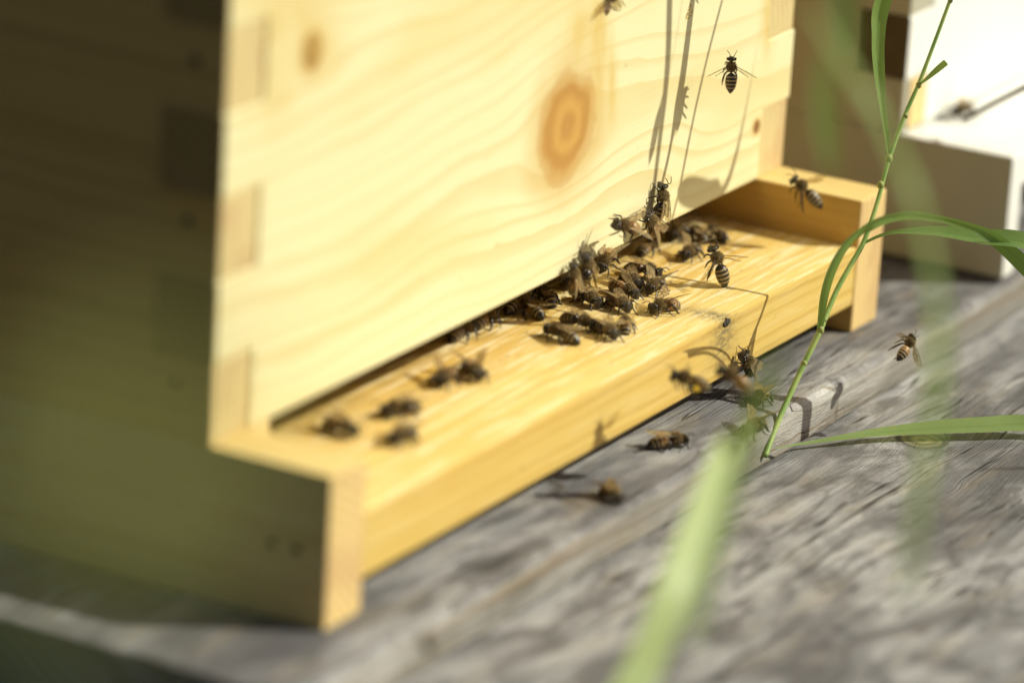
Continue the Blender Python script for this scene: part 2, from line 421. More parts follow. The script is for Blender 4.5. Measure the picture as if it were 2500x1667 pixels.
# a chipped little knot hole at the front edge
bm = bmesh.new(); kx = onp(1774, 790, 1, -P)
bmesh.ops.create_icosphere(bm, subdivisions=3, radius=1, matrix=Matrix.Translation((kx.x, -P + .0003, -D - .0018)) @ Matrix.Diagonal((.0026, .0009, .0017, 1)))
for v in bm.verts: v.co += Vector([mnoise.noise(v.co * 900 + Vector((k, 0, 0))) for k in (0, 5, 9)]) * .0006
obj("knot", bm, M['nail'], fl, loc=(0, 0, 0))
obj("entrance_block", boxbm(RTW + .0003, RTW + .0155, .0016, .06, -D + .0002, -.0004, r=.0005), M['block'], bb)

# ------------------------------------------------------------------ the pine box
HB = .252
hb = thing("hive_box", (W / 2, .2, 0), "tall pale pine beehive box with finger-jointed corners and a large round knot", 'beehive')
def front_outline(hb_, pr=.0008):
    pts = []; k = 0; z = 0
    left = []; right = []
    n = int(round(hb_ / F))
    for k in range(n):
        fin = (k % 2 == 1)
        xl = -pr if fin else RTW; xr = W + pr if fin else W - RXW
        left += [(xl, k * F), (xl, (k + 1) * F)]; right += [(xr, k * F), (xr, (k + 1) * F)]
    return right + left[::-1]
def clean(pts):
    o = []
    for p in pts:
        if not o or (abs(o[-1][0] - p[0]) + abs(o[-1][1] - p[1])) > 1e-7: o.append(p)
    return o
bm = prism(clean(front_outline(HB)), 1, 0, .0240, .0005); setmat(bm, lambda c, n: n.x < -.7 and c.x < .001, 1)
obj("front_board", bm, [M['front'], M['endside']], hb)
n = int(round(HB / F))
for sx0, sx1 in ((0, RTW), (W - RXW, W)):
    pts = []
    for k in range(n):
        y = .0006 if k % 2 == 0 else .0243
        pts += [(y, k * F + (.0002 if k else .0)), (y, (k + 1) * F - .0002)]
    pts = pts + [(YB - .03, HB), (YB - .03, 0)]
    g = .0003
    bm = prism(clean(pts), 0, sx0 + (g if sx0 > 0 else 0), sx1 - (g if sx0 == 0 else 0), .0004)
    setmat(bm, lambda c, nn: nn.y < -.7 and c.y < .01, 1)
    sb = obj("side_board", bm, [M['side'], M['end']], hb)
    if sx0 == 0:
        for ny, nz in ((.0125, .128), (.0129, .0744), (.0150, .0193)):
            bm = bmesh.new()
            bmesh.ops.create_cone(bm, cap_ends=True, segments=14, radius1=.0018, radius2=.0015, depth=.0008,
                                  matrix=Matrix.Translation((-.0003, ny, nz)) @ Matrix.Rotation(-math.pi / 2, 4, 'Y'))
            obj("nail", bm, M['nail'], sb, loc=(0, 0, 0))
obj("back_board", boxbm(.0005, W - .0005, YB - .0295, YB - .006, 0, HB), M['front'], hb)
obj("lid", boxbm(-.004, W + .004, -.004, YB, HB + .0005, HB + .02), M['side'], hb)

# ------------------------------------------------------------------ the white hive beside it
X2 = .486; W2 = .42
wb = thing("bottom_board", (X2 + W2 / 2, .2, -H), "white painted bottom board carrying the white hive, right of the pine hive", 'bottom board')
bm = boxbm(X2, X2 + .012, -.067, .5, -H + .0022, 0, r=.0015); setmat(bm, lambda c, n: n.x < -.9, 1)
obj("side_rail", bm, [M['white'], M['whiteshade']], wb)
obj("side_rail", boxbm(X2 + W2 - .022, X2 + W2, -.067, .5, -H + .0022, 0, r=.0015), M['white'], wb)
obj("landing_board", boxbm(X2 + .0122, X2 + W2 - .0222, -.066, .5, -.015, -.0015, r=.001), M['white'], wb)
obj("cleat", boxbm(X2 + .03, X2 + W2 - .03, -.01, .5, -H, -.0152, r=.001), M['dry'], wb)
wh = thing("hive_box", (X2 + W2 / 2, .2, 0), "white painted beehive box standing in shade and sun at the right edge", 'beehive')
Y2 = -.0165
pts = []
HB2 = .30
zs = [0, .0225, .0490, .0755, .102, .1285, .155, .1815, .208, .2345, .261, .2875]
for k in range(len(zs) - 1):
    y = Y2 if k % 2 == 0 else Y2 + .0225
    pts += [(y, zs[k] + .0002), (y, zs[k + 1] - .0002)]
pts += [(.45, zs[-1]), (.45, .0002)]
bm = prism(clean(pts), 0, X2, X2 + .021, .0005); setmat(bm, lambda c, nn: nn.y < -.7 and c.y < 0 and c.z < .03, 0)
obj("side_board", bm, M['whiteshade'], wh)
right, left = [], []
for k in range(len(zs) - 1):
    fin = k % 2 == 1
    left += [(X2 - .0004 if fin else X2 + .0215, zs[k]), (X2 - .0004 if fin else X2 + .0215, zs[k + 1])]
bm = prism(clean([(X2 + W2, zs[-1])] + left[::-1] + [(X2 + W2, 0)])[::-1], 1, Y2 - .0004, Y2 + .022, .0005)
setmat(bm, lambda c, nn: nn.x < -.7 and c.x < X2 + .001, 1)
obj("front_board", bm, [M['white'], M['whiteend']], wh)
obj("side_board", boxbm(X2 + W2 - .0207, X2 + W2 + .0003, Y2 + .0225, .45, 0.0004, zs[-1]), M['white'], wh)
obj("lid", boxbm(X2 - .01, X2 + W2 + .01, Y2 - .01, .46, zs[-1] + .0005, zs[-1] + .03), M['white'], wh)
bm = boxbm(X2 + .0050, X2 + .0200, Y2 - .0009, Y2 + .001, .001, .0215, r=.0003)
obj("bare_wood_patch", bm, M['block'], wh)
# a dry twig on the white landing board
def tube(bm, pts, rad, seg=8, mat=0, uvl=None):
    n = len(pts); rings = []
    up0 = Vector((0, 0, 1))
    for i, p in enumerate(pts):
        tn = (pts[min(i + 1, n - 1)] - pts[max(i - 1, 0)])
        tn = tn.normalized() if tn.length > 1e-9 else Vector((1, 0, 0))
        u = tn.cross(up0)
        if u.length < .15: u = tn.cross(Vector((1, 0, 0)))
        u.normalize(); v = tn.cross(u).normalized()
        r = rad[i] if isinstance(rad, (list, tuple)) else rad
        rings.append([bm.verts.new(p + (u * math.cos(a) + v * math.sin(a)) * r) for a in [2 * math.pi * k / seg for k in range(seg)]])
    for i in range(n - 1):
        for k in range(seg):
            f = bm.faces.new((rings[i][k], rings[i][(k + 1) % seg], rings[i + 1][(k + 1) % seg], rings[i + 1][k])); f.material_index = mat; f.smooth = True
    for rr in (rings[0][::-1], rings[-1]):
        f = bm.faces.new(rr); f.material_index = mat
def cr(P_, n=6):     # Catmull-Rom through tuples / vectors
    pts = [Vector(p) for p in P_]; out = []
    for i in range(len(pts) - 1):
        p0, p1, p2, p3 = pts[max(i - 1, 0)], pts[i], pts[i + 1], pts[min(i + 2, len(pts) - 1)]
        for k in range(n):
            s = k / n
            out.append(.5 * ((2 * p1) + (p2 - p0) * s + (2 * p0 - 5 * p1 + 4 * p2 - p3) * s * s + (3 * p1 - p0 - 3 * p2 + p3) * s ** 3))
    out.append(pts[-1]); return out
a0 = onp(2345, 300, 2, .004)
a0 = Vector((a0.x, Y2 - .004, .002))
bm = bmesh.new(); e0 = at(2520, 205, 1.96)
tube(bm, cr([at(2350, 294, 1.992), at(2430, 251, 1.985), e0, at(2640, 143, 1.95)], 6), [.0011] * 19, 8)
tag(obj("dry_twig", bm, M['dry'], smooth=True), "thin dry twig leaning on the front of the white hive", 'twig')

# ------------------------------------------------------------------ grass
def leaf_bm(ctrl, widths, hint, fold=.18, nseg=8):
    """ctrl: points, widths: full widths at them, hint: direction the upper side faces (Vector or list)"""
    q = cr([(*p,) for p in ctrl], nseg)
    ww = cr([(wd, 0, 0) for wd in widths], nseg)
    if not isinstance(hint, list): hint = [hint] * len(ctrl)
    hh = cr([tuple(h) for h in hint], nseg)
    bm = bmesh.new(); uvl = bm.loops.layers.uv.new("UVMap"); NC = 6; rows = []; L = 0; ls = []
    for i, p in enumerate(q):
        if i: L += (p - q[i - 1]).length
        ls.append(L)
        tn = (q[min(i + 1, len(q) - 1)] - q[max(i - 1, 0)]).normalized()
        nrm = hh[i] - tn * hh[i].dot(tn); nrm.normalize(); sd_ = tn.cross(nrm)
        wd = max(ww[i].x, .00015)
        rows.append([bm.verts.new(p + sd_ * (wd * (k / NC - .5)) + nrm * (abs(k / NC - .5) * 2) ** 1.3 * wd * fold) for k in range(NC + 1)])
    for i in range(len(q) - 1):
        for k in range(NC):
            f = bm.faces.new((rows[i][k], rows[i][k + 1], rows[i + 1][k + 1], rows[i + 1][k])); f.smooth = True
            for lp, (a, b) in zip(f.loops, ((k, i), (k + 1, i), (k + 1, i + 1), (k, i + 1))): lp[uvl].uv = (a / NC, ls[b] * 10)
    return bm
PX = 1.83 / FPX
def shline(qx, qz, k): return Vector((qx, 0, qz)) + Vector((.69, -1.03, 1.0)) * k   # a point whose shadow falls on the box front at qx, qz

base = at(1868, 1114, 1.8155)
g1 = thing("grass_plant", base, "tall sharp green grass stem with side leaves, rooted at the step between two planks", 'grass plant')
stem_px = [(1868, 1114, 1.8155), (1897, 1035, 1.822), (1930, 960, 1.827), (1963, 888, 1.830), (2003, 806, 1.832)]
s1 = [at(*q) for q in stem_px]
s2 = [at(2003, 806, 1.832), at(2040, 715, 1.836), at(2075, 650, 1.838), at(2108, 592, 1.840), at(2140, 500, 1.843), at(2172, 385, 1.846), at(2208, 285, 1.848), at(2243, 205, 1.849), at(2285, 95, 1.850), at(2320, 0, 1.850)]
s3 = [s2[-1], shline(.330, .035, .080), shline(.338, .058, .082), shline(.348, .081, .085), shline(.362, .11, .088), shline(.380, .15, .09)]
bm = bmesh.new()
tube(bm, cr(s1, 8), 0.00108, 10); tube(bm, cr(s2, 8), [0.00105 - .000005 * i for i in range(len(cr(s2, 8)))], 10)
tube(bm, cr(s3, 8), [.0008] * len(cr(s3, 8)), 8)
obj("stem", bm, M['stem'], g1, True)
for q, r in ((at(1963, 888, 1.830), .0014), (at(2003, 806, 1.832), .0016), (at(2170, 388, 1.846), .0017), (at(2150, 452, 1.844), .0015), (at(2243, 208, 1.849), .0013), (at(2320, 2, 1.850), .0011), (at(2211, 283, 1.848), .0011)):
    bm = bmesh.new(); bmesh.ops.create_icosphere(bm, subdivisions=2, radius=r * .92, matrix=Matrix.Translation(q) @ Matrix.Diagonal((1, 1, 1.25, 1)))
    obj("stem_node", bm, M['node'], g1, True)
mF = -FW
# leaf rising straight up and out of frame
lp = [at(2171, 383, 1.846), at(2163, 320, 1.844), at(2156, 270, 1.842), at(2145, 170, 1.840), at(2143, 90, 1.840), at(2155, 0, 1.840), shline(.319, .055, .066), shline(.323, .086, .068), shline(.328, .12, .07), shline(.335, .15, .072)]
obj("leaf", leaf_bm(lp, [x * PX for x in (9, 13, 17, 29, 34, 42, 30, 24, 20, 2)], [mF + RT * .2] * 6 + [SUN] * 4), M['leaf'], g1)
# clipped stub
lp = [at(2243, 209, 1.849), at(2262, 195, 1.848), at(2290, 172, 1.847), at(2312, 154, 1.846)]
obj("leaf", leaf_bm(lp, [x * PX for x in (5, 9, 16, 17)], mF + UP * .4, .5), M['leafpale'], g1)
# right drooping leaf
lp = [at(2108, 595, 1.840), at(2150, 576, 1.838), at(2197, 566, 1.836), at(2285, 566, 1.834), at(2350, 574, 1.833), at(2410, 582, 1.832), at(2500, 592, 1.83), at(2620, 640, 1.83)]
obj("leaf", leaf_bm(lp, [x * PX for x in (9, 11, 16, 34, 46, 54, 56, 46)], [mF + UP * .9] * 8, .12), M['leaf'], g1)
# arching leaf in front, from the low node
lp = [at(2001, 806, 1.832), at(2012, 720, 1.825), at(2033, 650, 1.81), at(2072, 585, 1.79), at(2135, 543, 1.785), at(2210, 524, 1.80), at(2290, 533, 1.815), at(2360, 552, 1.825), at(2430, 585, 1.83), at(2520, 665, 1.83)]
arch_h = []
for q in range(len(lp)):      # this leaf stands nearly edge-on to the sun
    tn = (lp[min(q + 1, len(lp) - 1)] - lp[max(q - 1, 0)]).normalized(); h_ = tn.cross(SUN).normalized()
    if h_.dot(mF) < 0: h_ = -h_
    arch_h.append(h_ * .8 + mF * .2)
obj("leaf", leaf_bm(lp, [x * PX for x in (15, 23, 31, 40, 42, 30, 20, 24, 34, 44)], arch_h, .12), M['leaf'], g1)
# low leaf to the right over the planks
def lowp(px, py, up_):
    q = onp(px, py + up_ / 1.9e-4 * .9, 2, ZP - .0115)
    return at(px, py, (q - CAM).dot(FW) - .004)
lp = [at(1893, 1094, 1.818), lowp(1960, 1083, .001), lowp(2060, 1068, .0022), lowp(2150, 1056, .003), lowp(2290, 1045, .004), lowp(2400, 1040, .0045), lowp(2500, 1036, .005), lowp(2650, 1050, .005)]
obj("leaf", leaf_bm(lp, [x * PX for x in (4, 9, 19, 30, 46, 54, 56, 50)], [mF * 1.0 + UP] * 8, .1), M['leafpale'], g1)

def single(pts, widths, label, mat='leafpale', hint=None, name="grass_shoot", fold=.12):
    t_ = pts[0][2]
    solo(name, leaf_bm([at(*p) for p in pts], [wd * p[2] / FPX for wd, p in zip(widths, pts)], hint or mF, fold), M[mat], at(*pts[0]), label, 'grass', 'blurred grass blades in front of the hives')
single([(1480, 1800, 1.44), (1560, 1640, 1.45), (1640, 1440, 1.46), (1705, 1280, 1.48), (1760, 1150, 1.50), (1800, 1075, 1.51), (1812, 1036, 1.505)], (118, 112, 106, 104, 102, 98, 76),
       "broad pale blurred grass blade rising from the bottom edge, widest blade in view", 'leafbright', hint=mF * .5 + SUN)
single([(1690, 1560, 1.36), (1740, 1360, 1.37), (1790, 1190, 1.38), (1845, 1030, 1.38), (1880, 920, 1.38), (1900, 850, 1.38)], (40, 42, 44, 46, 36, 10),
       "narrow blurred green blade just behind the broad pale one, tip above it", 'leafpale')
single([(2215, 1480, 1.33), (2222, 1380, 1.33), (2245, 1200, 1.33), (2275, 1000, 1.33), (2285, 880, 1.33), (2285, 760, 1.33), (2262, 600, 1.33), (2210, 430, 1.33), (2130, 270, 1.36), (2040, 130, 1.35), (1980, 20, 1.34)], (18, 32, 52, 66, 74, 58, 50, 56, 60, 70, 30),
       "long very blurred green blade curving down the right side in front of the white hive", 'leafpale', hint=mF * .5 + SUN)
single([(2030, 420, 1.42), (2020, 340, 1.42), (2012, 240, 1.42), (2010, 130, 1.42)], (14, 44, 48, 16), "short lime green blurred blade tip beside the white hive wall", 'leafpale')
single([(2040, -80, 1.40), (2062, 20, 1.40), (2075, 90, 1.40), (2080, 150, 1.40)], (50, 52, 44, 10), "blurred green blade tip hanging from the top edge behind the leaf", 'leaf')
# very near leaves at the lower left
def nearblade(pts, widths, label, mat, hint):
    solo("grass_shoot", leaf_bm([at(*p) for p in pts], [wd * p[2] / FPX for wd, p in zip(widths, pts)], hint, .1), M[mat], at(*pts[0]), label, 'grass', 'blurred grass blades in front of the hives')
nearblade([(110, 1370, .47), (180, 1290, .47), (300, 1130, .47), (410, 960, .47), (460, 860, .47)], (60, 320, 420, 320, 60),
          "large blurred olive grass blade in front of the shaded left side of the pine hive", 'leafolive', mF * .6 + SUN)
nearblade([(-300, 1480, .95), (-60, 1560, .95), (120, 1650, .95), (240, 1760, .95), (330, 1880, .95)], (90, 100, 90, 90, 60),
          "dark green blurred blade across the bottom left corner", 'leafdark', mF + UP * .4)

# unseen grass plant added on the right, leaves shaped to shade the box front
g2b = Vector((1.6, -.60, -.62))
g2 = thing("grass_plant", g2b, "unseen grass plant beyond the right edge, leaves shaped to shade the box front", 'grass plant')
lp = [g2b, Vector((1.5, -.60, .3)), Vector((1.5, -.60, .8)), Vector((1.1, -.5, .85)), Vector((.75, -.40, .75)), shline(.36, .25, .25), shline(.305, .19, .19), shline(.303, .11, .15), shline(.306, .065, .135), shline(.304, .035, .13), shline(.299, -.01, .125)]
obj("leaf", leaf_bm(lp, (.004, .004, .004, .004, .003, .003, .003, .0034, .0034, .0030, .0012), Vector((1, -1.2, .2))), M['leaf'], g2)
lp = [Vector((.75, -.40, .75)), shline(.37, .27, .25), shline(.33, .17, .19), shline(.312, .075, .15), shline(.3035, .052, .14), shline(.3015, .046, .137), shline(.2985, .034, .133), shline(.2970, .0275, .131)]
obj("leaf", leaf_bm(lp, (.003, .0006, .0004, .0003, .0006, .0038, .0040, .0006), Vector((1, -1.2, .2))), M['leaf'], g2)

lp = [Vector((.75, -.40, .75)), shline(.42, .27, .25), shline(.40, .15, .17), shline(.380, .05, .13), shline(.366, .008, .115), shline(.350, .005, .112), shline(.329, .0105, .110), shline(.322, .012, .110)]
obj("leaf", leaf_bm(lp, (.003, .0005, .0004, .0003, .004, .0095, .0085, .001), Vector((1, -1.2, .2))), M['leaf'], g2)

g3 = thing("grass_plant", Vector((.66, -.50, -.62)), "clump of grass in front of the plank stand, out of view to the right", 'grass plant')
rg = random.Random(11)
for i in range(9):
    bx, by = .60 + rg.uniform(0, .16), -.49 - rg.uniform(0, .08); hh = rg.uniform(.10, .30); lx = rg.uniform(-.05, .06)
    lp = [Vector((bx, by, -.62)), Vector((bx + lx * .2, by, -.3)), Vector((bx + lx * .5, by + .005, -.02)), Vector((bx + lx, by + .01, hh * .6)), Vector((bx + lx * 2, by + .03, hh)), Vector((bx + lx * 2.8, by + .06, hh + .02))]
    obj("leaf", leaf_bm(lp, (.004, .005, .0065, .006, .004, .0004), Vector((.6, -1, .3))), M['leaf'], g3)

# ------------------------------------------------------------------ honeybees (model in millimetres, x forward, z up, feet at z = 0)
MM = .001
def loft(bm, rings, seg, uvl, mat, uvals):
    """rings: (centre, radius_y, radius_z, pitch)"""
    rs = []
    for c, ry, rz, pit in rings:
        row = []
        for k in range(seg):
            a = 2 * math.pi * k / seg
            o = Vector((-math.sin(pit) * math.sin(a) * rz, math.cos(a) * ry, math.cos(pit) * math.sin(a) * rz))
            row.append(bm.verts.new(c + o))
        rs.append(row)
    for i in range(len(rs) - 1):
        for k in range(seg):
            f = bm.faces.new((rs[i][k], rs[i][(k + 1) % seg], rs[i + 1][(k + 1) % seg], rs[i + 1][k])); f.smooth = True
            m_ = mat[i] if isinstance(mat, list) else mat; f.material_index = m_
            for lp, q in zip(f.loops, (i, i, i + 1, i + 1)): lp[uvl].uv = (uvals[q], k / seg)
    for rr, u in ((rs[0][::-1], uvals[0]), (rs[-1], uvals[-1])):
        f = bm.faces.new(rr); f.material_index = mat[0] if isinstance(mat, list) else mat; f.smooth = True
        for lp in f.loops: lp[uvl].uv = (u, .5)
def lerp_list(tab, x):
    for (a, va), (b, vb) in zip(tab, tab[1:]):
        if x <= b: s = (x - a) / (b - a); return va + (vb - va) * s
    return tab[-1][1]
def body_mesh(kind, rng):
    bm = bmesh.new(); uvl = bm.loops.layers.uv.new("UVMap")
    curl = {'walk': .55, 'step': .95, 'fly': .35, 'curl': 1.5}[kind]
    # one skin from the neck through the thorax and the waist to the abdomen tip
    rings = []; uv = []; mats = []
    TH = [(4.55, .45, .55, 2.75), (4.3, 1.0, 1.05, 2.8), (3.8, 1.55, 1.5, 2.9), (3.1, 1.9, 1.85, 3.0), (2.4, 2.0, 1.95, 3.05), (1.7, 1.85, 1.8, 3.05), (1.1, 1.35, 1.4, 2.95), (.65, .8, .9, 2.8), (.35, .42, .45, 2.65)]
    for x, ry, rz, z in TH: rings.append((Vector((x, 0, z)), ry, rz, 0)); uv.append(0.0); mats.append(1)
    prof = [(0, .45), (.04, 1.1), (.12, 1.75), (.25, 2.12), (.42, 2.2), (.6, 2.0), (.75, 1.6), (.88, 1.0), (.96, .5), (1, .12)]
    L = 7.9; ang = .05; p = Vector((.2, 0, 2.65)); N = 36
    for i in range(N + 1):
        u = i / N
        ph = (u * 6) % 1.0
        r = lerp_list(prof, u) * (1.0 + (.035 * ph - .01))
        rings.append((p.copy(), r, r * .92, ang)); uv.append(u); mats.append(0)
        ang += curl / N * (1.0 if u > .15 else .3); p = p + Vector((-math.cos(ang), 0, -math.sin(ang))) * (L / N)
    loft(bm, rings, 16, uvl, mats, uv)
    tipz = p.z
    # head, pressed flat at the face, joined by the neck ring
    hr = []
    for x, ry, rz, z in ((4.6, .5, .5, 2.7), (4.85, 1.35, 1.25, 2.55), (5.2, 1.8, 1.65, 2.45), (5.6, 1.78, 1.75, 2.35), (5.95, 1.45, 1.6, 2.2), (6.25, 1.0, 1.25, 2.0), (6.45, .5, .75, 1.8), (6.5, .15, .25, 1.7)):
        hr.append((Vector((x, 0, z)), ry, rz, 0))
    loft(bm, hr, 14, uvl, 2, [0] * 8)
    for s in (-1, 1):   # compound eyes, ocelli, mandibles
        geo = bmesh.ops.create_uvsphere(bm, u_segments=12, v_segments=8, radius=1, matrix=Matrix.Translation((5.45, s * 1.45, 2.55)) @ Matrix.Rotation(s * .25, 4, 'Z') @ Matrix.Diagonal((.72, .52, 1.25, 1)))
        for v in geo['verts']:
            for f in v.link_faces: f.material_index = 3; f.smooth = True
        tube(bm, [Vector((6.2, s * .5, 1.3)), Vector((6.55, s * .42, .95)), Vector((6.6, s * .1, .72))], [.2, .16, .08], 6, 4)
    tube(bm, [Vector((6.2, 0, 1.2)), Vector((6.3, 0, .6)), Vector((6.0, 0, .2))], [.16, .11, .05], 6, 4)
    # legs
    def leg(pts, rad):
        tube(bm, cr([Vector(q) for q in pts], 3), [lerp_list([(i / (len(rad) - 1), r) for i, r in enumerate(rad)], k / (3 * (len(pts) - 1))) for k in range(3 * (len(pts) - 1) + 1)], 7, 4)
    j = lambda a: rng.uniform(-a, a)
    for s in (-1, 1):
        if kind == 'fly':
            leg([(3.6, s * .8, 1.6), (4.4, s * 1.6, .7), (4.0, s * 1.9, -.6), (3.4, s * 1.9, -1.6)], [.32, .3, .2, .08])
            leg([(2.3, s * .9, 1.4), (2.0, s * 2.3, .6), (.9, s * 2.5, -1.0), (.2, s * 2.4, -2.6)], [.34, .32, .2, .08])
            leg([(1.3, s * .8, 1.5), (-.2, s * 2.2, .9), (-2.0, s * 2.5, -1.2), (-3.4, s * 2.5, -3.0), (-4.2, s * 2.4, -3.5)], [.36, .36, .42, .2, .08])
        else:
            k = .9 if kind == 'step' else 0
            leg([(3.6, s * .8, 1.5), (4.6 + j(.3), s * 2.1, 2.0), (5.6 + s * k * .8 + j(.3), s * 2.7, .5), (6.5 + s * k + j(.3), s * 3.0, .08)], [.30, .28, .19, .09])
            leg([(2.3, s * .9, 1.4), (2.4 + j(.4), s * 3.0, 2.5), (2.0 - s * k * .8 + j(.4), s * 4.1, .8), (1.6 - s * k * 1.3 + j(.4), s * 4.9, .08)], [.32, .30, .2, .09])
            leg([(1.3, s * .8, 1.5), (-.4 + j(.3), s * 2.5, 3.0), (-1.9 + s * k * .7 + j(.3), s * 3.2, 1.6), (-3.0 + s * k + j(.3), s * 3.6, .35), (-3.9 + s * k, s * 3.8, .06)], [.34, .36, .44, .26, .1])
    for f in bm.faces: pass
    bmesh.ops.scale(bm, vec=(MM, MM, MM), verts=bm.verts)
    me = bpy.data.meshes.new("bee_body"); bm.to_mesh(me); bm.free()
    for k in ('abd', 'thx', 'head', 'eye', 'leg'): me.materials.append(M[k])
    return me, rings
def hair_mesh(rings, rng):
    bm = bmesh.new()
    def hair(c, nrm, ln, wd):
        tdir = nrm.cross(Vector((rng.random(), rng.random(), rng.random())) - Vector((.5, .5, .5))).normalized() * wd
        d = (nrm + Vector((-.35, 0, 0)) + Vector((rng.uniform(-.3, .3), rng.uniform(-.3, .3), rng.uniform(-.3, .3)))).normalized()
        bm.faces.new([bm.verts.new((c - tdir) * MM), bm.verts.new((c + tdir) * MM), bm.verts.new((c + d * ln) * MM)])
    for i in range(900):      # thorax
        x = rng.uniform(.7, 4.5); a = rng.uniform(0, 2 * math.pi)
        tab = [(r[0].x, r) for r in rings[:9]][::-1]
        ry = lerp_list([(q[0], q[1][1]) for q in tab], x); rz = lerp_list([(q[0], q[1][2]) for q in tab], x); cz = lerp_list([(q[0], q[1][0].z) for q in tab], x)
        n = Vector((0, math.cos(a) / ry, math.sin(a) / rz)).normalized(); n.x = (x - 2.4) * .35
        hair(Vector((x, math.cos(a) * ry * .98, cz + math.sin(a) * rz * .98)), n.normalized(), rng.uniform(.45, .85), .045)
    for i in range(260):      # head
        a = rng.uniform(0, 2 * math.pi); x = rng.uniform(4.9, 6.2)
        r = 1.55 if x < 5.7 else 1.2
        n = Vector(((x - 5.2) * .6, math.cos(a), math.sin(a)))
        if abs(math.cos(a)) > .8 and x < 5.9: continue
        hair(Vector((x, math.cos(a) * r * 1.0, 2.35 + math.sin(a) * r)), n.normalized(), rng.uniform(.3, .5), .04)
    ab = rings[9:]
    for i in range(700):      # rear margins of the abdomen rings and its sides
        seg = rng.randrange(6); u = (seg + rng.uniform(.0, .42)) / 6
        if seg == 5: continue
        k = min(int(u * 36), 35); c, ry, rz, an = ab[k]; a = rng.uniform(0, 2 * math.pi)
        o = Vector((-math.sin(an) * math.sin(a) * rz, math.cos(a) * ry, math.cos(an) * math.sin(a) * rz))
        hair(c + o, (o.normalized() * .55 + Vector((-math.cos(an), 0, -math.sin(an)))).normalized(), rng.uniform(.3, .5), .035)
    me = bpy.data.meshes.new("bee_hair"); bm.to_mesh(me); bm.free(); me.materials.append(M['hair'])
    return me
def wing_mesh(side, spread):
    """spread: 'rest' (folded back), 'half', 'fly'"""
    bm = bmesh.new(); uvl = bm.loops.layers.uv.new("UVMap")
    ang, lift, tilt = {'rest': (2.90, .06, .18), 'half': (2.68, .26, .35), 'fly': (2.05, .10, 1.42)}[spread]
    for (Lw, Ww, hx, da, dz) in ((9.2, 3.1, 2.6, 0, 0), (6.4, 1.9, 1.9, .12, -.18)):
        a = (ang + da); ax = Vector((math.cos(a), math.sin(a) * side, math.sin(lift) - dz * .1)).normalized()
        ch = Vector((-math.sin(a) if spread != 'rest' else -math.sin(a), math.cos(a) * side, 0)).normalized()
        ch = (ch * math.cos(tilt) + Vector((0, 0, -1)) * math.sin(tilt)).normalized()
        o = Vector((hx, side * 1.55, 4.2 + dz))
        nu, nv = 12, 5; rows = []
        for i in range(nu + 1):
            u = i / nu
            wd = Ww * min(1.0, (.22 + 1.25 * u ** .9)) * math.sqrt(max(0, 1 - ((u - .55) / .46) ** 4)) if u > .55 else Ww * (.2 + .8 * math.sin(min(1, u / .62) * math.pi / 2))
            row = []
            for k in range(nv + 1):
                v = k / nv
                pnt = o + ax * (Lw * u) + ch * (wd * (v - .12)) * 1.0 + Vector((0, 0, .25 * math.sin(u * 3.0) + .08 * math.sin(v * 9)))
                row.append(bm.verts.new(pnt * MM))
            rows.append(row)
        for i in range(nu):
            for k in range(nv):
                f = bm.faces.new((rows[i][k], rows[i + 1][k], rows[i + 1][k + 1], rows[i][k + 1])); f.smooth = True
                for lp, (p, q) in zip(f.loops, ((i, k), (i + 1, k), (i + 1, k + 1), (i, k + 1))): lp[uvl].uv = (p / nu * 3, q / nv)
        tube(bm, [Vector(rows[i][0].co) for i in range(nu)], [.10 * MM] * (nu - 4) + [.07 * MM] * 4, 5, 1)
    me = bpy.data.meshes.new("bee_wing"); bm.to_mesh(me); bm.free(); me.materials.append(M['wingthin' if spread == 'fly' else 'wing']); me.materials.append(M['leg'])
    return me
def antenna_mesh(side, v):
    bm = bmesh.new()
    tube(bm, [q * MM for q in cr([Vector((6.1, side * .35, 2.9)), Vector((6.6, side * .75, 4.0 + v)), Vector((7.5, side * 1.2, 4.1 + v)), Vector((8.6, side * (1.4 + v), 3.5 + v))], 4)], [.13 * MM] * 13, 6)
    me = bpy.data.meshes.new("bee_antenna"); bm.to_mesh(me); bm.free(); me.materials.append(M['leg'])
    return me
rng = random.Random(3)
LIB = {}
for kind in ('walk', 'step', 'fly', 'curl'):
    me, rings = body_mesh(kind, rng); LIB[kind] = (me, hair_mesh(rings, rng))
WING = {(s, sp): wing_mesh(s, sp) for s in (-1, 1) for sp in ('rest', 'half', 'fly')}
ANT = {(s, v): antenna_mesh(s, v) for s in (-1, 1) for v in (0, .5)}
bm = bmesh.new()
for s in (-1, 1): bmesh.ops.create_icosphere(bm, subdivisions=2, radius=1 * MM, matrix=Matrix.Translation((-.0012, s * .0031, .0011)) @ Matrix.Diagonal((1.2, .8, 1, 1)))
POL = bpy.data.meshes.new("pollen"); bm.to_mesh(POL); bm.free(); POL.materials.append(M['pollen'])

